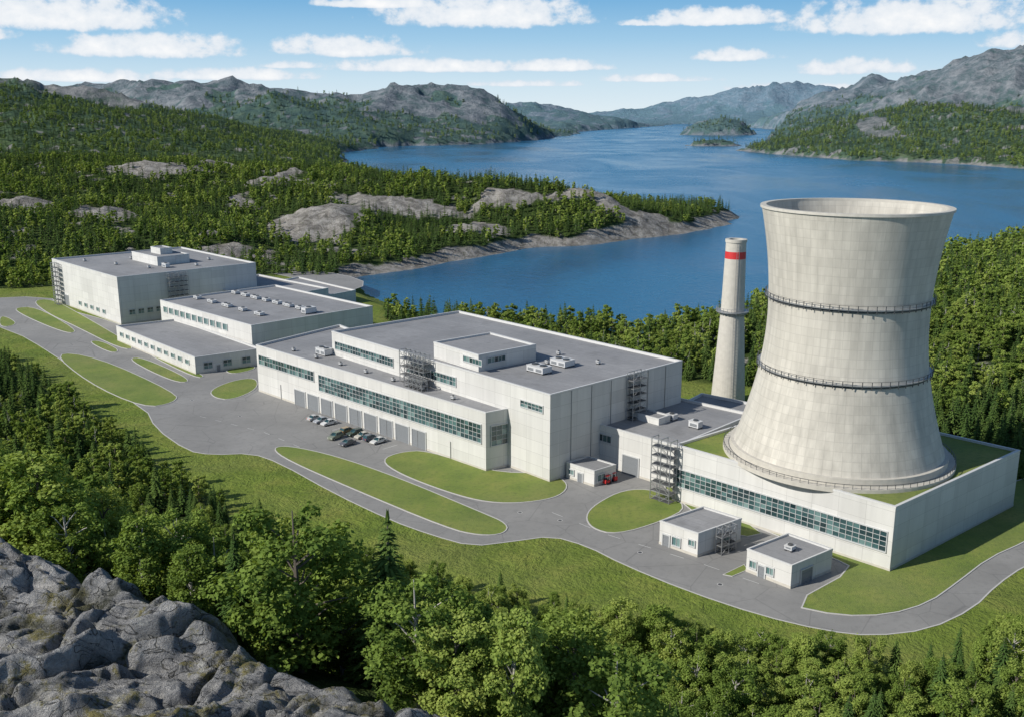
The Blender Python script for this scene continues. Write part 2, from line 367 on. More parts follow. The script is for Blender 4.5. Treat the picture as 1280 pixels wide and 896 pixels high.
# water
def watermat():
    m,t=newmat('fjord_water'); co=t.n.new('ShaderNodeNewGeometry').outputs['Position']
    mp=t.node('ShaderNodeMapping',ins={'Vector':co,'Scale':(1,.6,1),'Rotation':(0,0,.4)})
    a=t.noise(mp.outputs[0],.25,4,.65); b=t.noise(mp.outputs[0],.006,5,.6,.8)
    c=t.mix(t.mapr(b,.35,.7),(.012,.085,.18),(.032,.15,.27)); t.set(t.p.inputs['Base Color'],c)
    t.set(t.p.inputs['Roughness'],t.mapr(b,.35,.65,.12,.3)); t.p.inputs['IOR'].default_value=1.333; t.p.inputs['Specular IOR Level'].default_value=.45
    t.set(t.p.inputs['Normal'],t.bump(a,.6,.8)); return m
M['water']=watermat()
b=MB(); b.face([(-30000,300,-6),(30000,300,-6),(30000,40000,-6),(-30000,40000,-6)],'water'); b.obj('fjord_water')

# ---------------------------------------------------------------- roads and lawns
def chaikin(p,k=2):
    for _ in range(k):
        q=[];n=len(p)
        for i in range(n):
            a=p[i];b=p[(i+1)%n]; q+=[(a[0]*.75+b[0]*.25,a[1]*.75+b[1]*.25),(a[0]*.25+b[0]*.75,a[1]*.25+b[1]*.75)]
        p=q
    return p
def sheet(name,poly,z,mat,kerb=None,parent=None,base=.02):
    p=ccw(poly); b=MB(); b.face([(*a,z) for a in p],mat)
    if kerb:
        n=len(p); zk=z+.03; r=offset(p,kerb)
        for i in range(n):
            j=(i+1)%n
            b.face([(*p[i],zk),(*r[i],zk),(*r[j],zk),(*p[j],zk)],'kerb'); b.face([(*r[i],base),(*r[j],base),(*r[j],zk),(*r[i],zk)],'kerb')
            b.face([(*p[j],z-.02),(*p[i],z-.02),(*p[i],zk),(*p[j],zk)],'kerb')
    return b.obj(name,parent)
asph=[(-60,375),(62,370),(75,385),(150,405),(250,445),(330,445),(400,480),(620,575),(700,565),(760,550),(860,590),(960,635),(1080,700),(1130,715),(1200,690),(1290,672),(1360,640),(1440,600),(1450,618),(1380,660),(1280,706),(1245,730),(1215,760),(1160,786),(1090,794),(1030,787),(950,768),(860,738),(780,705),(735,682),(690,669),(640,676),(590,682),(540,668),(490,650),(420,617),(350,578),(315,566),(265,568),(235,563),(195,535),(183,510),(120,480),(60,438),(20,415),(-60,390)]
sheet('asphalt_road',chaikin(SL(asph),1),.03,'asphalt',.3)
sheet('asphalt_road',chaikin(SL([(322,338),(380,338),(430,343),(462,355),(425,368),(440,381),(410,378),(400,365),(380,350)]),1),.04,'asphalt',.3)
ISL=[[(18,385),(45,384),(95,412),(90,418),(60,408),(25,392)],[(40,376),(65,374),(100,393),(172,435),(152,437),(95,408),(60,392)],[(110,427),(125,426),(150,438),(140,442)],
[(65,440),(120,446),(222,492),(218,503),(180,510),(110,478)],[(160,448),(178,447),(240,475),(225,479),(190,465)],[(185,443),(200,446),(258,470),(246,473)],[(262,488),(290,476),(320,472),(322,486),(290,500),(268,497)],
[(340,560),(360,557),(420,570),(500,598),(600,640),(635,655),(630,667),(600,669),(560,660),(440,610),(360,575)],
[(476,575),(500,565),(535,563),(610,590),(690,592),(711,605),(700,620),(660,628),(610,628),(560,615),(500,592)],
[(732,645),(745,630),(780,612),(820,612),(862,633),(825,652),(770,668),(740,660)],
[(0,395),(12,398),(22,406),(0,410)],[(280,462),(318,457),(318,462),(290,468)]]
for q in ISL: sheet('lawn',chaikin(SL(q),2),.13,'grass',.28)
sheet('lawn',chaikin(SL([(925,650),(970,668),(1020,660),(1090,650),(1280,600),(1400,560),(1420,605),(1350,640),(1280,677),(1235,697),(1195,728),(1160,753),(1110,768),(1050,769),(988,756),(1070,711),(1040,696)]),1),.13,'grass',.28)
sheet('lawn',chaikin(SL([(820,600),(850,615),(960,665),(925,672),(880,650)]),1),.135,'grass',.2)
sheet('lawn',SL([(905,718),(930,706),(934,712),(915,720)]),.13,'grass',.15)
b=MB()
def line(a,c,w=.14,z=.036):
    a=Vector((*a,z));c=Vector((*c,z)); d=(c-a).normalized(); n=Vector((-d.y,d.x,0))*w/2; b.face([a+n,c+n,c-n,a-n],'paint')
MF0=Vector((-84.1,320.0)); MF1=Vector((-6.7,243.8)); fd=(MF1-MF0).normalized(); fn=Vector((fd.y,-fd.x))
if fn.y>0: fn=-fn
for i in range(12):
    p=MF0+fd*(38.4+i*3.4)+fn*2.6; line(p,p+fn*5.2)
for q in ([(690,640),(760,668),(880,705),(980,740)],[(250,520),(330,540),(450,590),(560,630)]):
    P=SL(q)
    for a,c in zip(P[:-1],P[1:]):
        a=Vector(a);c=Vector(c);L=(c-a).length;k=int(L/7)
        for i in range(k): line(a+(c-a)*(i/k),a+(c-a)*((i+.4)/k),.12)
b.obj('road_marking')
for (x,y) in((300,520),(420,585),(560,640),(700,650),(800,690),(240,500),(650,640),(900,730)):
    q=S(x,y); b=MB(); b.cyl(q,.45,.45,.031,.045,16,'dsteel'); ring_=[(q[0]+.6*math.cos(a*.3927),q[1]+.6*math.sin(a*.3927),.04) for a in range(16)]; b.face(ring_,'kerb'); b.obj('manhole_cover')

# ---------------------------------------------------------------- buildings
e1=Vector((.70,-.714)); e2=Vector((.714,.70))
B=empty('tall_reactor_hall'); FA=Vector((-223,482));FB=Vector((-170,426));FC=Vector((-121,469));FD=FA+(FC-FB)
block('walls',[FA,FB,FC,FD],-1,21,B)
w=MB(); Wf=wallframe(FB,FC,FA); Wl=wallframe(FA,FB,FC)
for i in range(6): ribbon(w,Wf,4+i*4,6.4+i*4,4,6,1.2,1)
for i in range(5): ribbon(w,Wl,30+i*7,33+i*7,2.6,4.2,1.5,1.6)
door(w,Wl,12,17,5)
w.obj('windows',B)
c=(FA+FC)/2+e2*4+e1*2; 
block('roof_plant_room',[c-e1*15-e2*8,c+e1*12-e2*8,c+e1*12+e2*8,c-e1*15+e2*8],20.3,24.5,B,par=.4)
c2=c+e2*1-e1*2; block('roof_plant_upper',[c2-e1*5-e2*3,c2+e1*5-e2*3,c2+e1*5+e2*3,c2-e1*5+e2*3],24,27,B,par=.3)
lattice('steel_stair_tower',FA+e1*9+Vector((-1.6,-1.6)),e1,5,2,0,20)
lattice('steel_stair_tower',FB+(FC-FB).normalized()*26+Vector((1.3,-1.4)),e2,9,2,8,20.5)
hvac(FB+(FC-FB)*.5+Vector((-14,10)),e1,2,4,1.6,20.3,parent=B)
for k in range(8):
    p=FA+(FD-FA)*(.15+.1*k)+(FB-FA)*(.2+.09*((k*3)%8)); hvac(p,e1,1.2,1.2,.6,20.3,'roof_vent',B)
B=empty('office_wing'); A_=Vector((-148.5,415.5));B_=Vector((-97,364));C_=B_+Vector((40,38));D_=A_+Vector((40,38))
block('walls',[A_,B_,C_,D_],-1,13,B); w=MB(); Wf=wallframe(A_,B_,C_)
for i in range(11): ribbon(w,Wf,3+i*4.9,6.2+i*4.9,8.3,10.6,1.6,2.4)
w.obj('windows',B)
for r in range(2):
    for k in range(8 if r else 5):
        hvac(A_+(B_-A_)*(.08+(.115 if r else .17)*k)+e2*(14+18*r),e1,2.2,3.2+(k%3),.9,12.3,'roof_skylight_unit',B)
hvac(A_+(B_-A_)*.9+e2*30,e1,5,3,2,12.3,parent=B)
block('annex',[(-128.6,503),(-86,462.4),(-108,438),(-150,470)],-1,10,B)
block('annex_low',[(-112,520),(-76,480),(-90,462),(-128,495)],-1,6,B)
B=empty('low_workshop'); LA=Vector((-159.7,394.8));LB=Vector((-111.6,341.6));LC=LB+Vector((20,14));LD=LA+Vector((20,14))
block('walls',[LA,LB,LC,LD],-1,6.3,B); w=MB(); Wf=wallframe(LA,LB,LC); Ws=wallframe(LB,LC,LA)
for i in range(11): ribbon(w,Wf,4+i*6,7+i*6,2.8,4.3,1.5,1.5)
for i in range(3): ribbon(w,Ws,3+i*7,6+i*7,1.6,3.8,1.5,1.1)
door(w,Ws,7.5,8.8,2.4,.05)
w.obj('windows',B)
B=empty('turbine_hall')
P0,P1,P2=Vector((-84.1,320)),Vector((-6.7,243.8)),Vector((3.1,250.2)); P3=P2+e2*6; P4=Vector((-62,352))
block('lower_walls',[P0,P1,P2,P3,P4],-1,15.8,B)
U0,U1,U2,U3=Vector((-57,308.8)),Vector((9.4,236.0)),Vector((47.5,270.5)),Vector((-18.5,342))
block('upper_walls',[U0,U1,U2,U3],-1,22.8,B)
w=MB(); Wf=wallframe(P0,P1,P4); L=Wf[3]
ribbon(w,Wf,1.5,L*.30,9.6,12.6,1.6,1.5); ribbon(w,Wf,L*.325,L*.985,7.3,12.2,1.55,1.25)
for i in range(9): door(w,Wf,L*.2+i*7.2,L*.2+i*7.2+5.6,5.0,.05)
Wr=wallframe(P1,P2,P4); ribbon(w,Wr,1.6,Wr[3]-.4,6.6,11.8,1.6,1.3)
Wu=wallframe(U0,U1,U3); ribbon(w,Wu,2,33,17.4,19.8,1.4,1.2); ribbon(w,Wu,40,62,17.4,19.8,1.4,1.2); ribbon(w,Wu,88,96,17.6,19.2,1.3,.8)
w.obj('windows',B)
R=[S(*q) for q in((542,422,28),(598,438,28),(670,425,28))]; R0,R1,R2=[Vector(a) for a in R]; R3=R0+(R2-R1)
block('roof_plant_room',[R0,R1,R2,R3],22,26.8,B,par=.5)
w=MB(); ribbon(w,wallframe(R1,R2,R0),3,9,24,25.4,1.3,1.4); ribbon(w,wallframe(R0,R1,R3),14,22,24,25.4,1.3,1.4); w.obj('plant_windows',B)
for (x,y,l,wd) in((674,461,6,3.6),(703,453,5.5,4),): hvac(S(x,y,23),e1,wd,l,1.5,22.1,parent=B)
hvac(S(405,438,16.5),e1,3,5,1.8,15.1,parent=B)
for k in range(6): hvac(U0+e2*(8+5*(k%3)+12)+e1*(60+k*5),e1,.9,.9,.6,22.1,'roof_vent',B)
for k in range(7): hvac(P0+e1*(14+k*13)+e2*5.5,e1,.9,.9,.5,15.1,'roof_vent',B)
un=Vector((-.74,-.674))
lattice('roof_access_scaffold',U0+(U1-U0)*.47+un*2.2,U1-U0,11,2.4,15.1,24.5,2.3,.2)
lattice('roof_access_scaffold',U0+(U1-U0)*.505+un*4.6,U1-U0,8,2,15.1,18.2,1.5,.2)
lattice('roof_access_scaffold',Vector(S(563,440,24)),e1,5,1.6,22.1,26,1.9,.16)
rn=(Vector((U2.y-U1.y,-(U2.x-U1.x)))).normalized()
lattice('steel_stair_tower',U1+(U2-U1)*.60+rn*1.4,U2-U1,5.5,2.2,9,23.5)
w=MB()
for (A,Bb,ins,zt,n) in((U1,U2,U0,22.4,7),(P0,P1,P4,15.4,8)):
    a,d,nn,L=wallframe(A,Bb,ins)
    for i in range(1,n): 
        q=a+d*L*i/n; w.box((q.x+nn.x*.06,q.y+nn.y*.06,0),(d.x*.14,d.y*.14,0),(nn.x*.14,nn.y*.14,0),(0,0,4.9 if zt<20 else zt),'steel')
w.obj('downpipes',B)
B=empty('service_annex'); N0,N1=Vector(S(735,527,11)),Vector(S(846,553,12)); N2=Vector(S(942,518,11)); N3=Vector(S(845,497,11))
block('walls',[N0,N1,N2,N3],-1,11.3,B); w=MB(); Wf=wallframe(N0,N1,N2); ribbon(w,Wf,1,8,7.0,8.8,1.4,1.8); door(w,Wf,12,17,5,.05); w.obj('windows',B)
Q=Vector(S(790,507,14)); block('roof_plant',[Q,Q+e1*9,Q+e1*9+e2*5,Q+e2*5],10.6,12.4,B,par=.3)
block('rear_wing',[N3+Vector((-2,-3)),N2+Vector((-6,4)),N2+Vector((8,17)),N3+Vector((10,14))],-1,8.5,B)
hvac((N1+N2)/2+Vector((-5,3)),e1,2,3,1.5,10.6,parent=B); hvac((N0+N2)/2,e1,2,2.4,1.2,10.6,parent=B)
B=empty('cooling_tower_building'); T0,T1,T2=Vector((38.3,224.2)),Vector((76.2,185.7)),Vector((117.8,220)); T3=T0+(T2-T1)
block('walls',[T0,T1,T2,T3],-1,14,B,roof='grass',par=.5,pw=.6)
w=MB(); Wf=wallframe(T0,T1,T3); L=Wf[3]; ribbon(w,Wf,.6,L-1.2,4.0,8.2,1.45,1.05); w.obj('windows',B)
tn=Vector((-.72,-.70)); lattice('steel_stair_tower',T0+tn*1.8+(T1-T0).normalized()*-1.5,T1-T0,5.5,2.6,0,15.5,2.2,.2)
B=empty('gatehouse'); G0,G1,G2=[Vector(S(a,b,4.2)) for a,b in((708,577),(743,588),(770,580))]; block('walls',[G0,G1,G2,G0+(G2-G1)],-.5,4.2,B,par=.3,pw=.25)
w=MB(); Wf=wallframe(G0,G1,G2); ribbon(w,Wf,.8,2.6,1.4,2.6,.9,1.2); door(w,Wf,4,5.4,2.4,.05); ribbon(w,wallframe(G1,G2,G0),1,3.5,1.2,2.8,1.2,1.6); w.obj('windows',B)
B=empty('pump_house'); K0,K1,K2=[Vector(S(a,b,5.4)) for a,b in((825,650),(873,666),(927,647))]; K3=K0+(K2-K1); block('walls',[K0,K1,K2,K3],-.5,5.4,B,par=.4,pw=.3)
w=MB(); Wf=wallframe(K0,K1,K2); L=Wf[3]; door(w,Wf,1,2.6,2.6,.05); ribbon(w,Wf,3.4,5.4,1.0,2.8,1,1.8); ribbon(w,Wf,L-2.2,L-.7,2.2,3.4,.8,1.2); Ws=wallframe(K1,K2,K0); ribbon(w,Ws,7.2,10,.9,3.6,1.3,1.3); w.obj('windows',B)
lattice('pipe_rack',K1+(K2-K1)*.50+Vector((1.1,-1.2)),K2-K1,4.5,1.6,0,5.8,1.9,.16)
B=empty('pump_house'); K0,K1,K2=[Vector(S(a,b,5)) for a,b in((934,685),(990,706),(1041,685))]; K3=K0+(K2-K1); block('walls',[K0,K1,K2,K3],-.5,5,B,par=.4,pw=.3)
w=MB(); Wf=wallframe(K0,K1,K2); L=Wf[3]; ribbon(w,Wf,.9,2.4,1.4,2.8,.75,1.4); door(w,Wf,3,4.4,2.5,.05); ribbon(w,Wf,4.8,6.4,1.4,2.8,.8,1.4); Ws=wallframe(K1,K2,K0); door(w,Ws,3,6.4,3,.05); w.obj('windows',B)
hvac((K0+K2)/2,e1,1.6,1.6,.7,4.6,'roof_vent',B)

# ---------------------------------------------------------------- cooling tower
B=empty('cooling_tower',(74.9,219.5,0))
def rt(z): return 17.2*math.sqrt(1+((z-46.5)/(34.0 if z<46.5 else 40.0))**2)
b=MB(); n=144; zs=[15.2+i*(70-15.2)/60 for i in range(61)]
for k in range(60):
    z0,z1=zs[k],zs[k+1]; r0,r1=rt(z0),rt(z1)
    for i in range(n):
        a0=2*math.pi*i/n;a1=2*math.pi*(i+1)/n
        P=lambda r,a,z:(r*math.cos(a),r*math.sin(a),z)
        ui,uj=i*.5,(i+1)*.5
        b.face([P(r0,a0,z0),P(r0,a1,z0),P(r1,a1,z1),P(r1,a0,z1)],'tower',[(ui,z0/1.9),(uj,z0/1.9),(uj,z1/1.9),(ui,z1/1.9)])
        b.face([P(r0-.9,a1,z0),P(r0-.9,a0,z0),P(r1-.9,a0,z1),P(r1-.9,a1,z1)],'tower',[(uj,z0/1.9),(ui,z0/1.9),(ui,z1/1.9),(uj,z1/1.9)])
sh=b.obj('shell',B)
def ring(mb,r0,r1,z0,z1,mat,n=96):
    for i in range(n):
        a0=2*math.pi*i/n;a1=2*math.pi*(i+1)/n; P=lambda r,a,z:(r*math.cos(a),r*math.sin(a),z)
        mb.face([P(r1,a0,z0),P(r1,a1,z0),P(r1,a1,z1),P(r1,a0,z1)],mat); mb.face([P(r0,a1,z0),P(r0,a0,z0),P(r0,a0,z1),P(r0,a1,z1)],mat)
        mb.face([P(r0,a0,z1),P(r1,a0,z1),P(r1,a1,z1),P(r0,a1,z1)],mat); mb.face([P(r0,a1,z0),P(r1,a1,z0),P(r1,a0,z0),P(r0,a0,z0)],mat)
b=MB(); ring(b,rt(70)-1.0,rt(70)+.25,69.6,70.15,'conc')
for zb in(50.3,34.6):
    r=rt(zb); ring(b,r-.1,r+.75,zb-.12,zb+.02,'steel'); ring(b,r+.68,r+.76,zb+.85,zb+.92,'dsteel'); ring(b,r-.05,r+.2,zb-.7,zb-.4,'dsteel')
    for i in range(60):
        a=2*math.pi*i/60; c,s_=math.cos(a),math.sin(a); b.beam(((r+.7)*c,(r+.7)*s_,zb-.8),((r+.7)*c,(r+.7)*s_,zb+.9),.15,'dsteel')
b.obj('walkways',B)
b=MB(); ring(b,rt(15.2)-1,rt(15.2)+.6,13.3,15.9,'conc'); ring(b,rt(15.2)+.6,rt(15.2)+2.2,13.3,14.3,'conc'); ring(b,rt(15.2)+2.0,rt(15.2)+2.1,15.2,15.3,'dsteel')
for i in range(90):
    a=2*math.pi*i/90; r=rt(15.2)+2.05; b.beam((r*math.cos(a),r*math.sin(a),14.2),(r*math.cos(a),r*math.sin(a),15.3),.09,'dsteel')
b.obj('base_collar',B)
B=empty('chimney',(68.8,306.5,0)); b=MB()
def rc(z): return 5.4-(5.4-3.6)*min(z,30)/30-(.55)*max(0,z-30)/22
zz=[0,5,10,15,20,25,30,35,40,45.6]
for a,c in zip(zz[:-1],zz[1:]): b.cyl((0,0),rc(a),rc(c),a,c,40,'conc',False)
b.cyl((0,0),rc(46.2),rc(48.4),46.2,48.4,40,'red',False); b.cyl((0,0),rc(45.6),rc(46.2),45.6,46.2,40,'conc',False); b.cyl((0,0),rc(48.4),rc(52),48.4,52,40,'conc',False)
ring(b,2.2,rc(52)+.25,51.2,52.1,'conc',40); b.cyl((0,0),2.3,2.3,40,50.5,24,'dsteel')
b.obj('shaft',B,True)
b=MB(); r=rc(30); ring(b,r-.1,r+1.5,29.6,29.9,'steel',40); ring(b,r+1.4,r+1.48,30.9,31,'steel',40)
for i in range(24):
    a=2*math.pi*i/24; b.beam(((r+1.44)*math.cos(a),(r+1.44)*math.sin(a),29.8),((r+1.44)*math.cos(a),(r+1.44)*math.sin(a),31),.1,'steel'); b.beam(((r)*math.cos(a),(r)*math.sin(a),28.4),((r+1.4)*math.cos(a),(r+1.4)*math.sin(a),29.6),.12,'steel')
for z in range(2,51,1): b.beam((-.3,-rc(z)-.35,z),(.3,-rc(z)-.35,z),.07,'steel')
for sx in(-.35,.35): b.beam((sx,-rc(0)-.35,0),(sx,-rc(30)-.35,30),.1,'steel'); b.beam((sx,-rc(30)-.35,30),(sx,-rc(51)-.35,51),.1,'steel')
b.obj('platform_and_ladder',B)

# ---------------------------------------------------------------- cars
def car(pos,ang,colr,suv=False,name='parked_car'):
    key='carpaint_%d'%int(sum(colr)*1000+colr[0]*77)
    if key not in M:
        M[key]=simple(key,colr,.25,.1,var=.03); M[key].node_tree.nodes['Principled BSDF'].inputs['Coat Weight'].default_value=.6
    b=MB(); hw=.9; k=1.12 if suv else 1.0
    low=[(-2.2,.35),(-2.25,.62),(-2.15,.92*k),(-1.2,1.0*k),(1.0,.98*k),(1.9,.82*k),(2.2,.66),(2.22,.35)]
    top=[(-1.95 if suv else -1.55,.95*k),(-1.75 if suv else -1.0,1.46*k),(.15,1.48*k),(1.05,.97*k)]
    def ext(pr,w0,w1,zlo,zhi,mat):
        Wd=lambda z:w0+(w1-w0)*max(0,min(1,(z-zlo)/(zhi-zlo)))
        b.face([(x,-Wd(z),z) for x,z in pr][::-1],mat); b.face([(x,Wd(z),z) for x,z in pr],mat)
        for i in range(len(pr)):
            (x0,z0),(x1,z1)=pr[i],pr[(i+1)%len(pr)]; b.face([(x0,-Wd(z0),z0),(x1,-Wd(z1),z1),(x1,Wd(z1),z1),(x0,Wd(z0),z0)],mat)
    ext(low,hw,hw-.05,.35,1,key); ext(top,hw-.06,hw-.22,.95*k,1.48*k,'glass')
    t2=[(top[1][0]-.02,1.43*k),(top[1][0]+.05,1.5*k),(.1,1.52*k),(.2,1.45*k)]; ext(t2,hw-.19,hw-.22,1.4*k,1.5*k,key)
    for x in((top[1][0]+.1),-.35,.62):
        for s_ in(-1,1): b.beam((x,s_*(hw-.05),.96*k),(x-.15 if x>0 else x,s_*(hw-.2),1.46*k),.09,key)
    for x in(-1.35,1.4):
        for s_ in(-1,1):
            for (r,y0,y1,mt) in((.34,.66,.93,'tyre'),(.2,.9,.945,'steel')):
                P=[[(x+r*math.cos(2*math.pi*i/16),s_*y,.34+r*math.sin(2*math.pi*i/16)) for i in range(16)] for y in(y0,y1)]
                for i in range(16): j=(i+1)%16; b.face([P[0][i],P[0][j],P[1][j],P[1][i]],mt)
                b.face(P[1],mt)
    for s_ in(-1,1):
        b.box((2.18,s_*.62-.18,.6),(.05,0,0),(0,.36,0),(0,0,.14),'coping'); b.box((-2.28,s_*.66-.15,.7),(.05,0,0),(0,.3,0),(0,0,.16),'red')
        b.box((.75,s_*.98-.08,.98*k),(.12,0,0),(0,.16,0),(0,0,.12),key)
    o=b.obj(name); o.location=(*pos,.035); o.rotation_euler=(0,0,ang); o.scale=(1.1,1.1,1.1); return o
ca=math.atan2(fn.y,fn.x)
cars=[(40.1,(.5,.5,.5)),(43.5,(.35,.37,.4)),(46.9,(.6,.6,.6)),(57.1,(.28,.2,.1)),(60.5,(.05,.07,.05)),(63.9,(.5,.47,.4)),(67.3,(.08,.1,.13)),(70.7,(.62,.62,.6))]
for i,(s_,c) in enumerate(cars):
    p=MF0+fd*s_+fn*(5.4+random.uniform(-.3,.5)); car(p,ca+random.uniform(-.05,.05)+(math.pi if i%3==0 else 0),c,i in(3,4,6))
p=MF0+fd*59+fn*11.5; car(p,ca+.2,(.2,.22,.16),True)
p=MF0+fd*66+fn*12.5; car(p,ca+.1,(.12,.12,.13))
def forklift(pos,ang):
    b=MB(); b.box((-.9,-.55,.3),(1.6,0,0),(0,1.1,0),(0,0,.6),'red'); b.box((-1.2,-.5,.35),(.4,0,0),(0,1.0,0),(0,0,.9),'red')
    for x,y in((-.7,-.5),(-.7,.45),(.55,-.5),(.55,.45)): b.beam((x,y,.9),(x+.05,y,2.1),.07,'dsteel')
    b.box((-.75,-.55,2.1),(1.4,0,0),(0,1.1,0),(0,0,.08),'red'); b.box((-.4,-.25,.9),(.5,0,0),(0,.5,0),(0,0,.25),'tyre'); b.box((-.45,-.25,1.1),(.12,0,0),(0,.5,0),(0,0,.5),'tyre')
    for y in(-.35,.3): b.beam((.85,y,.1),(.85,y,2.3),.1,'dsteel'); b.beam((.9,y,.15),(2.0,y,.15),.08,'dsteel')
    for z in(.6,1.3,2.2): b.beam((.85,-.35,z),(.85,.3,z),.08,'dsteel')
    for x in(-.7,.55):
        for s_ in(-1,1):
            P=[[(x+.3*math.cos(i*.5236),s_*y,.3+.3*math.sin(i*.5236)) for i in range(12)] for y in(.5,.7)]
            for i in range(12): j=(i+1)%12; b.face([P[0][i],P[0][j],P[1][j],P[1][i]],'tyre')
            b.face(P[1],'tyre')
    o=b.obj('forklift'); o.location=(*pos,.035); o.rotation_euler=(0,0,ang)
forklift(S(759,604),.8); forklift(S(766,600),2.2)

# ---------------------------------------------------------------- trees
def leafmat(name,c0,c1,c2,trans=.25):
    m=bpy.data.materials.new(name); m.use_nodes=True; t=NT(m.node_tree); t.n.clear()
    out=t.n.new('ShaderNodeOutputMaterial'); at=t.node('ShaderNodeAttribute',attribute_name='tint').outputs['Fac']
    oi=t.n.new('ShaderNodeObjectInfo').outputs['Random']
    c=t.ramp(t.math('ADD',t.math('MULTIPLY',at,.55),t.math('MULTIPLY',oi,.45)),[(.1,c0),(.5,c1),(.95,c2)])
    pos=t.n.new('ShaderNodeNewGeometry').outputs['Position']; sp=t.n.new('ShaderNodeSeparateXYZ'); t.l.new(pos,sp.inputs[0])
    c=paint_haze(t,c,sp.outputs[1])
    d=t.node('ShaderNodeBsdfDiffuse',ins={'Color':c,'Roughness':0.0})
    if trans>0:
        tr=t.node('ShaderNodeBsdfTranslucent',ins={'Color':t.mix(1.0,c,(1.35,1.3,.6),'MULTIPLY')})
        mx=t.node('ShaderNodeMixShader',ins={0:trans}); t.l.new(d.outputs[0],mx.inputs[1]); t.l.new(tr.outputs[0],mx.inputs[2]); t.l.new(mx.outputs[0],out.inputs[0])
    else: t.l.new(d.outputs[0],out.inputs[0])
    return m
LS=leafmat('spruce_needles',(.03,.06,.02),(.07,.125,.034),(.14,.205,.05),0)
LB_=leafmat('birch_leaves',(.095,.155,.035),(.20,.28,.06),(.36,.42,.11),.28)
BK=simple('bark',(.13,.11,.09),.9,nscale=2,var=.4); BW=simple('birch_bark',(.4,.38,.35),.8,nscale=3,var=.5)
def quads(c,a,b2):
    return np.stack([c-a,c+b2-a*.1,c+a,c-b2-a*.1],1)
def finish(name,tv,tf,Q,tint,bark,leaf):
    nt=len(tv); V=np.concatenate([np.array(tv,float).reshape(-1,3),Q.reshape(-1,3)]); me=bpy.data.meshes.new(name)
    F=[tuple(f) for f in tf]+[tuple(x) for x in (np.arange(len(Q)*4).reshape(-1,4)+nt)]
    me.from_pydata(V.tolist(),[],F); me.materials.append(bark); me.materials.append(leaf)
    me.polygons.foreach_set('material_index',[0]*len(tf)+[1]*len(Q))
    at=me.attributes.new('tint','FLOAT','FACE'); at.data.foreach_set('value',np.concatenate([np.zeros(len(tf)),tint]).astype(np.float32)); me.update(); return me
def tube(tv,tf,pts,rs,n=6):
    b0=len(tv); pts=[Vector(p) for p in pts]
    for k,(p,r) in enumerate(zip(pts,rs)):
        d=(pts[min(k+1,len(pts)-1)]-pts[max(k-1,0)]).normalized(); x=d.cross(Vector((.3,1,.1))).normalized(); y=d.cross(x)
        for i in range(n): a=2*math.pi*i/n; tv.append(tuple(p+x*(r*math.cos(a))+y*(r*math.sin(a))))
    for k in range(len(pts)-1):
        for i in range(n): j=(i+1)%n; tf.append((b0+k*n+i,b0+k*n+j,b0+(k+1)*n+j,b0+(k+1)*n+i))
def spruce(name,seed,lv):
    r=np.random.default_rng(seed); tv=[];tf=[]
    tube(tv,tf,[(0,0,-.6),(0,0,3),(.05,0,7),(0,.03,10)],[.2,.15,.08,.015],5)
    lay,br,ns,sz=((32,11,7,.33),(20,8,4,.5),(11,6,2,.85))[lv]; C=[];A=[];Bv=[];T=[]
    for k in range(lay):
        f=(k+r.uniform(-.3,.3))/lay; z=1.0+f*8.7; R=(2.15*(1-f)**.85+.12)*r.uniform(.8,1.1)
        for j in range(br):
            a=2*math.pi*(j+r.uniform(-.4,.4))/br+k*.7; L=R*r.uniform(.65,1.15); drp=r.uniform(.15,.4); tn=r.uniform(0,1)
            dv=np.array([math.cos(a),math.sin(a),0])
            for q in range(ns):
                s=(q+.7)/ns; 
                for sgn in (-1,1):
                    th=a+sgn*r.uniform(.2,.7); ax=np.array([math.cos(th),math.sin(th),-.15-drp*s+r.uniform(-.25,.15)])
                    w=sz*(1.05-.5*s)*(.5+.6*L/2); c=dv*L*s*.9+np.array([0,0,z-drp*L*s*s*.8+.1*L*s]); sd_=np.cross(ax,[0,0,1]); sd_/=np.linalg.norm(sd_)+1e-6; sd_=sd_+np.array([0,0,r.uniform(-.5,.5)])
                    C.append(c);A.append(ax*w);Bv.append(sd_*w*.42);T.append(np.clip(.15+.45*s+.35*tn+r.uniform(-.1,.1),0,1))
    for q in range(4 if lv<2 else 2): C.append(np.array([0,0,9.8]));A.append(np.array([r.uniform(-.05,.05),r.uniform(-.05,.05),.45]));Bv.append(np.array([math.cos(q*1.6),math.sin(q*1.6),0])*.1);T.append(.8)
    return finish(name,tv,tf,quads(np.array(C),np.array(A),np.array(Bv)),np.array(T),BK,LS)
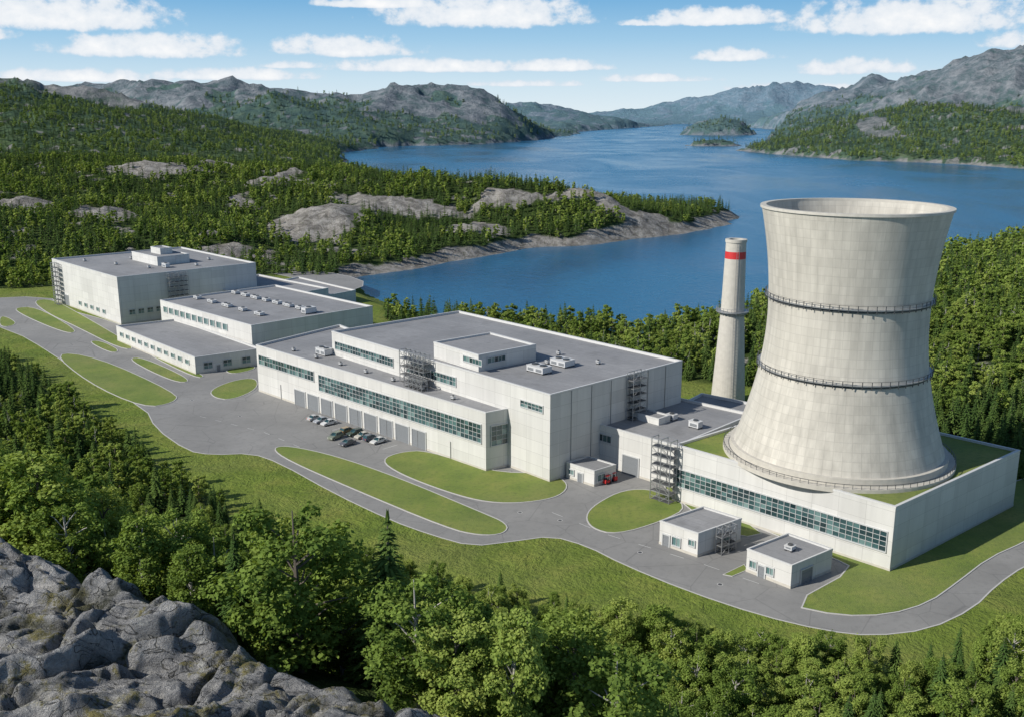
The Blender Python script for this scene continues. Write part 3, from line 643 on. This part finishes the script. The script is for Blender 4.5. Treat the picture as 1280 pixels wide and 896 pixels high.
def broad(name,seed,lv):
    r=np.random.default_rng(seed); tv=[];tf=[]
    form=seed%3   # 0 round crown, 1 tall oval birch, 2 wide irregular crown
    nl=(50,26,11)[lv]; nq=(12000,2600,330)[lv]; sz=(.115,.25,.62)[lv]
    lean=r.uniform(-.4,.4,2); tube(tv,tf,[(0,0,-.6),(lean[0]*.3,lean[1]*.3,3),(lean[0]*.7,lean[1]*.7,6),(lean[0],lean[1],9.0)],[.2,.15,.09,.02],6 if lv<2 else 4)
    lob=[]
    for k in range(nl):
        f=(k+.5)/nl; z=1.8+f*7.4
        if form==0: Rm=2.5*math.sin(math.pi*min(1,(.16+f*.70)))**.6
        elif form==1: Rm=1.95*math.sin(math.pi*min(1,(.20+f*.68)))**.7
        else: Rm=2.7*math.sin(math.pi*min(1,(.12+f*.70)))**.65
        a=k*2.4+r.uniform(-.6,.6); rad=Rm*r.uniform(.3,1.05)
        if form==2: z=z*.92
        c=np.array([math.cos(a)*rad+lean[0]*f,math.sin(a)*rad+lean[1]*f,z+r.uniform(-.4,.4)]); rr=r.uniform(.42,.95)*(1.05-.32*f); lob.append((c,rr,r.uniform(0,1)))
        if lv<2 and k%2==0: tube(tv,tf,[(lean[0]*f*.6,lean[1]*f*.6,max(.8,z-1.3)),tuple(c*np.array([.55,.55,1])-np.array([0,0,.45])),tuple(c)],[.06,.04,.012],4)
    w=np.array([l[1]**2 for l in lob]); w/=w.sum(); ii=r.choice(nl,nq,p=w)
    d=r.normal(size=(nq,3)); d/=np.linalg.norm(d,axis=1)[:,None]
    cen=np.array([l[0] for l in lob])[ii]; rr=np.array([l[1] for l in lob])[ii]; tn=np.array([l[2] for l in lob])[ii]
    rad=rr*r.uniform(.3,1.2,nq)**.6*(1+.3*np.sin(d[:,0]*5+ii)*np.cos(d[:,1]*4+ii))
    P=cen+d*rad[:,None]*np.array([1.05,1.05,.8]); 
    nrm=d*.6+r.normal(size=(nq,3))*.5+np.array([-.2,-.1,.55]); nrm/=np.linalg.norm(nrm,axis=1)[:,None]
    a=np.cross(nrm,r.normal(size=(nq,3))); a/=np.linalg.norm(a,axis=1)[:,None]; bb=np.cross(nrm,a); s=(sz*r.uniform(.6,1.35,nq))[:,None]
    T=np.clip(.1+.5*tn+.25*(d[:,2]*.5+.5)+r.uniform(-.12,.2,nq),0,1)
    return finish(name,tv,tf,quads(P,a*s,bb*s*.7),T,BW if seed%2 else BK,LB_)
HS=[spruce('spruce_detailed_%d'%i,10+i,0) for i in range(3)]; HB=[broad('birch_detailed_%d'%i,20+i,0) for i in range(6)]
protos=[spruce('ps%d'%i,30+i,1) for i in range(3)]+[broad('pb%d'%i,40+i,1) for i in range(3)]+[spruce('pls%d'%i,50+i,2) for i in range(3)]+[broad('plb%d'%i,60+i,2) for i in range(3)]
PC=bpy.data.collections.new('tree_kinds')
for i,me in enumerate(protos):
    o=bpy.data.objects.new('tree_kind_%02d'%i,me); PC.objects.link(o)
def sample(n,y0,y1,umax):
    Y=np.sqrt(RNG.uniform(y0**2,y1**2,n)); X=RNG.uniform(-umax,umax,n)*(Y+90)
    return X,Y
def poisson(X,Y,r):
    g={};keep=[]
    for i,(x,y) in enumerate(zip(X.tolist(),Y.tolist())):
        k=(int(x//r),int(y//r)); ok=True
        for a in(-1,0,1):
            for b3 in(-1,0,1):
                for (px,py) in g.get((k[0]+a,k[1]+b3),()):
                    if (px-x)**2+(py-y)**2<r*r: ok=False;break
                if not ok:break
            if not ok:break
        if ok: g.setdefault(k,[]).append((x,y)); keep.append(i)
    return np.array(keep,int)
allX=[];allY=[];allZ=[];allS=[];allK=[]; near=[]
for (y0,y1,n,rr) in((55,160,9000,3.1),(160,420,15000,3.4),(420,1350,120000,4.1),(1350,2600,70000,6.5),(2600,4600,24000,12)):
    X,Y=sample(n,y0,y1,.62); Hh,sd_,cl_,dc_,hl_=height(X,Y,True); rm=rockmask(X,Y,Hh,sd_,hl_,cl_)
    dens=fbm(X/55,Y/55,3,123)
    ok=(sd_>7)&(cl_<-1.5)&(dc_>5)&(rm<.4)&((dens>-.62)|(Y<250))&(Hh>-2.5)
    if y0>1000: ok&=(Hh<150+40*dens)
    X,Y,Hh,cl_=X[ok],Y[ok],Hh[ok],cl_[ok]; k=poisson(X,Y,rr); X,Y,Hh,cl_=X[k],Y[k],Hh[k],cl_[k]
    mixn=fbm(X/40,Y/40,3,200)*.7+RNG.uniform(-.5,.5,len(X))
    pb=np.where(Y<160,.26,np.where(Y<230,.14,np.where(Y<520,-.04,-.12))); isb=mixn<pb
    sc=RNG.uniform(.7,1.12,len(X))*np.where(Y<150,1.18,np.where(Y<230,1.02,np.where(Y<420,1.0,.98))); sc=np.where(isb,sc*.95,sc*1.02)
    if y0>=1350: sc*=1.25
    if y0>=2600: sc*=1.35
    sc*=np.clip(.72+(-cl_)/40,.72,1.0) 
    for i in range(len(X)):
        if Y[i]<215 and abs(X[i])<.6*Y[i]+14: near.append((X[i],Y[i],Hh[i],sc[i],bool(isb[i])))
        else:
            base=0 if Y[i]<430 else 6
            allX.append(X[i]);allY.append(Y[i]);allZ.append(Hh[i]-.2);allS.append(sc[i]);allK.append(base+(3 if isb[i] else 0)+random.randrange(3))
print('forest',len(allX),'near',len(near))
for (x,y,z,s_,isb) in near:
    me=random.choice(HB if isb else HS); o=bpy.data.objects.new('birch_tree' if isb else 'spruce_tree',me); COL.objects.link(o)
    o.location=(x,y,z-.2); o.rotation_euler=(random.uniform(-.05,.05),random.uniform(-.05,.05),random.uniform(0,6.28)); k=s_*random.uniform(.85,1.15); kw=k*(random.uniform(.95,1.3) if isb else random.uniform(.85,1.2)); o.scale=(kw,kw*random.uniform(.9,1.1),k)
me=bpy.data.meshes.new('forest'); me.vertices.add(len(allX)); me.vertices.foreach_set('co',np.stack([allX,allY,allZ],-1).astype(np.float32).ravel())
n=len(allX)
at=me.attributes.new('kind','INT','POINT'); at.data.foreach_set('value',np.array(allK,np.int32))
wd=RNG.uniform(1.0,1.35,n); sv=np.array(allS)[:,None]*np.stack([wd,wd,RNG.uniform(.8,1.2,n)],-1)
at=me.attributes.new('tscale','FLOAT_VECTOR','POINT'); at.data.foreach_set('vector',sv.astype(np.float32).ravel())
rv=np.stack([RNG.uniform(-.04,.04,n),RNG.uniform(-.04,.04,n),RNG.uniform(0,6.28,n)],-1); at=me.attributes.new('trot','FLOAT_VECTOR','POINT'); at.data.foreach_set('vector',rv.astype(np.float32).ravel())
me.update(); fo=bpy.data.objects.new('forest',me); COL.objects.link(fo)
ng=bpy.data.node_groups.new('forest_scatter','GeometryNodeTree'); ng.interface.new_socket(name='Geometry',in_out='INPUT',socket_type='NodeSocketGeometry'); ng.interface.new_socket(name='Geometry',in_out='OUTPUT',socket_type='NodeSocketGeometry')
N=ng.nodes; Lk=ng.links; gi=N.new('NodeGroupInput'); go=N.new('NodeGroupOutput'); iop=N.new('GeometryNodeInstanceOnPoints'); ci=N.new('GeometryNodeCollectionInfo'); ci.inputs['Collection'].default_value=PC; ci.inputs['Separate Children'].default_value=True; ci.inputs['Reset Children'].default_value=True
def na(nm,ty):
    x=N.new('GeometryNodeInputNamedAttribute'); x.data_type=ty; x.inputs['Name'].default_value=nm; return x.outputs['Attribute']
er=N.new('FunctionNodeEulerToRotation'); Lk.new(na('trot','FLOAT_VECTOR'),er.inputs[0])
Lk.new(gi.outputs[0],iop.inputs['Points']); Lk.new(ci.outputs[0],iop.inputs['Instance']); iop.inputs['Pick Instance'].default_value=True
Lk.new(na('kind','INT'),iop.inputs['Instance Index']); Lk.new(er.outputs[0],iop.inputs['Rotation']); Lk.new(na('tscale','FLOAT_VECTOR'),iop.inputs['Scale']); Lk.new(iop.outputs[0],go.inputs[0])
md=fo.modifiers.new('scatter','NODES'); md.node_group=ng

# ---------------------------------------------------------------- foreground rock
def rockfg():
    m,t=newmat('granite'); g=t.n.new('ShaderNodeNewGeometry'); co=g.outputs['Position']
    mp=t.node('ShaderNodeMapping',ins={'Vector':co,'Rotation':(0,0,.6),'Scale':(1,2.4,1.8)})
    a=t.noise(mp.outputs[0],.35,9,.70,.5); bb=t.noise(co,1.3,8,.7); d=t.noise(co,9,4,.7)
    c=t.ramp(a,[(.32,(.15,.152,.155)),(.44,(.32,.32,.32)),(.54,(.47,.465,.455)),(.68,(.64,.63,.61))])
    c=t.mix(t.mapr(d,.42,.62,0,.4),c,(.18,.18,.185)); 
    li=t.mapr(t.noise(co,.28,7,.72),.53,.59); c=t.mix(t.math('MULTIPLY',li,t.mapr(bb,.42,.54,.1,.9)),c,(.24,.21,.05)); 
    wl=t.mapr(t.noise(co,2.2,4,.6),.59,.66); c=t.mix(t.math('MULTIPLY',wl,.55),c,(.66,.66,.60))
    # fine joints in the granite
    j=t.math('ABSOLUTE',t.math('SUBTRACT',t.noise(t.node('ShaderNodeMapping',ins={'Vector':co,'Rotation':(0,0,.6),'Scale':(.5,1.7,1)}).outputs[0],.5,3,.5,1.0),.5)); jm=t.mapr(j,0,.014,0,1)
    c=t.mix(jm,(.05,.05,.045),c)
    at=t.node('ShaderNodeAttribute',attribute_name='crevice').outputs['Fac']
    c=t.mix(t.math('MULTIPLY',at,t.mapr(bb,.35,.6,.4,1)),c,(.045,.05,.025))
    t.set(t.p.inputs['Base Color'],c); t.p.inputs['Roughness'].default_value=.85
    h=t.math('ADD',t.math('MULTIPLY',a,1.8),t.math('ADD',t.math('MULTIPLY',bb,1.0),t.math('ADD',t.math('MULTIPLY',d,.14),t.math('MULTIPLY',jm,.2))))
    t.set(t.p.inputs['Normal'],t.bump(h,1.0,1.0)); return m
xs=np.linspace(-78,14,680); ys=np.linspace(24,104,600); RX,RY=np.meshgrid(xs,ys)
dcr=sdpoly(RX,RY,CREST)+fbm(RX/9,RY/9,3,400)*2.5+.8
lx=RX*.83+RY*.56; ly=-RX*.56+RY*.83
wx=fbm(RX/5,RY/5,4,460)*2.2; wy=fbm(RX/5,RY/5,4,470)*2.2
lx=lx+wx; ly=ly+wy
z=56.9+fbm(lx/18,ly/7,4,401)*2.8+(ridged(lx/9,ly/3,5,480)-.55)*2.6
crev=np.zeros(z.shape)
for sc,am,sdd in((9.0,1.9,410),(3.6,.75,420)):
    qx=lx/sc*.45+fbm(lx/sc/2,ly/sc/2,3,sdd)*.8; qy=ly/sc*1.2+fbm(lx/sc/2,ly/sc/2,3,sdd+5)*.8
    ix=np.floor(qx);iy=np.floor(qy); f1=np.full(z.shape,9.);f2=np.full(z.shape,9.);hv=np.zeros(z.shape)
    for a in(-1,0,1):
        for b3 in(-1,0,1):
            cx=ix+a+h2(ix+a,iy+b3,sdd+1);cy=iy+b3+h2(ix+a,iy+b3,sdd+2); ddx=qx-cx;ddy=qy-cy; d=np.hypot(ddx,ddy)
            hh=(h2(ix+a,iy+b3,sdd+3)-.5)*.9+ddx*(h2(ix+a,iy+b3,sdd+4)-.5)*1.1+ddy*(h2(ix+a,iy+b3,sdd+5)-.3)*1.2
            nw=d<f1; f2=np.where(nw,f1,np.minimum(f2,d)); hv=np.where(nw,hh,hv); f1=np.where(nw,d,f1)
    e=np.clip((f2-f1)*4.5,0,1); ee=1-(1-e)**2
    z=z+am*((hv+.3)*ee+(ee-1)*.35)
    crev=np.maximum(crev,ss(.10,.0,f2-f1)*(1 if sc>5 else .6))
z[1:-1,1:-1]=(z[1:-1,1:-1]*2+z[:-2,1:-1]+z[2:,1:-1]+z[1:-1,:-2]+z[1:-1,2:])/6
z=z+fbm(lx/1.8,ly/.9,5,450)*.6
z=z-np.where(dcr<1.5,(1.5-dcr)**1.15*1.2,0)
gridmesh('rock_outcrop',RX,RY,z,{'crevice':crev},rockfg())
GR=bpy.data.materials['granite']
def boulder(c,rx,ry,rz,seed):
    n=40; th=np.linspace(0,2*math.pi,n*2); ph=np.linspace(-.2,math.pi/2,n); TH,PH=np.meshgrid(th,ph)
    k=1+.25*fbm(np.cos(TH)*2+seed,np.sin(TH)*2+PH*2,4,seed); X=c[0]+rx*np.cos(TH)*np.cos(PH)*k; Y=c[1]+ry*np.sin(TH)*np.cos(PH)*k; Z=c[2]+rz*np.sin(PH)*k
    gridmesh('boulder',X,Y,Z,{},GR)
for (px,py,z0,rx,ry,rz,sd0) in((350,690,6,9,6,5,3),(300,672,7,6,5,4,5),(400,705,5,6,4,4,8),(225,650,8,6,5,4,9)):
    x,y=S(px,py,z0); zz_=float(height(np.array([x]),np.array([y]))[0]); boulder((x,y,zz_-.5),rx,ry,rz,sd0)

# ---------------------------------------------------------------- light, sky, camera
sd=Vector((-.79,-.34,.58)).normalized()   # towards sun
sun=bpy.data.lights.new('sun','SUN'); sun.energy=5.0; sun.angle=math.radians(.5); sun.color=(1,.95,.865); so=bpy.data.objects.new('sun',sun); COL.objects.link(so); so.rotation_euler=(sd).to_track_quat('Z','Y').to_euler(); so.location=(-100,0,200)
w=bpy.data.worlds.new('World'); scene.world=w; w.use_nodes=True; t=NT(w.node_tree); t.n.clear()
sky=t.n.new('ShaderNodeTexSky'); sky.sky_type='NISHITA'; sky.sun_disc=False; sky.sun_elevation=math.asin(sd.z); sky.sun_rotation=math.atan2(sd.x,sd.y); sky.air_density=1.0; sky.dust_density=.3; sky.ozone_density=1.6; sky.altitude=100
g=t.n.new('ShaderNodeTexCoord').outputs['Generated']; sp=t.n.new('ShaderNodeSeparateXYZ'); t.l.new(g,sp.inputs[0])
az=t.math('ARCTAN2',sp.outputs[0],sp.outputs[1]); el=t.math('ARCSINE',sp.outputs[2])
cv=t.node('ShaderNodeCombineXYZ',ins={0:az,1:el}).outputs[0]
CL=[(60,24,135,24),(190,62,105,18),(430,62,90,15),(95,96,115,9),(285,94,100,9),(605,22,130,24),(545,84,125,10),(690,83,65,9),(365,81,36,6),(890,24,85,13),(920,70,46,10),(1150,28,135,27),(1070,86,66,12),(820,98,75,6),(1330,50,80,14),(-80,40,80,14),(1000,108,80,5),(480,4,80,9),(1210,92,60,7),(650,104,80,5),(800,28,30,5)]
mask=None
for (px,py,wx,wy) in CL:
    u=(px-640)/FL;v=(448-py)/FL; D=Vector((u,CS+v*SN,-SN+v*CS)).normalized(); a0=math.atan2(D.x,D.y); e0=math.asin(D.z)-.002
    kx=FL/wx*.9; ku=FL/wy*.72; kd=FL/wy*2.2
    v1=t.vmath('MULTIPLY_ADD',cv,(kx,ku,0),(-a0*kx,-e0*ku,0)); v2=t.vmath('MULTIPLY_ADD',cv,(-kx,-kd,0),(a0*kx,e0*kd,0))
    vm=t.vmath('MAXIMUM',v1,v2); q=t.vmath('DOT_PRODUCT',vm,vm); wgt=min(1.0,.35+wy/14)
    q=t.math('MULTIPLY_ADD',q,-wgt,wgt); mask=q if mask is None else t.math('MAXIMUM',mask,q)
mask=t.math('MAXIMUM',mask,-1.2)
mp=t.node('ShaderNodeMapping',ins={'Vector':g,'Scale':(1,1,1.4)})
nz=t.noise(mp.outputs[0],46,6,.58,0.0)
mv=t.math('ADD',t.math('MULTIPLY',mask,1.45),t.math('MULTIPLY',t.math('SUBTRACT',nz,.5),3.6))
cf=t.mapr(mv,.0,.9,0,.98,True)
shade=t.mapr(mv,.3,2.0,.0,1)
cc=t.mix(shade,(6.9,7.7,8.6),(9.9,9.9,9.9))
skl=t.ramp(t.mapr(sp.outputs[2],0,.30),[(0,(.74,.845,.90)),(.10,(.60,.765,.875)),(.22,(.36,.60,.81)),(.38,(.14,.40,.70)),(1,(.07,.24,.56))])
skl=t.mix(1.0,skl,(10,10,10),'MULTIPLY')
sk=t.mix(t.mapr(sp.outputs[2],.12,.45),skl,sky.outputs[0])
col=t.mix(cf,sk,cc)
bg=t.node('ShaderNodeBackground',ins={'Color':col,'Strength':.10}); wo=t.n.new('ShaderNodeOutputWorld'); t.l.new(bg.outputs[0],wo.inputs[0])

cam=bpy.data.cameras.new('camera'); cam.sensor_width=36; cam.lens=36*FL/1280; cam.clip_start=.5; cam.clip_end=60000
co=bpy.data.objects.new('camera',cam); COL.objects.link(co); co.location=(0,0,HV); co.rotation_euler=(math.pi/2-math.atan(308/1250),0,0); scene.camera=co
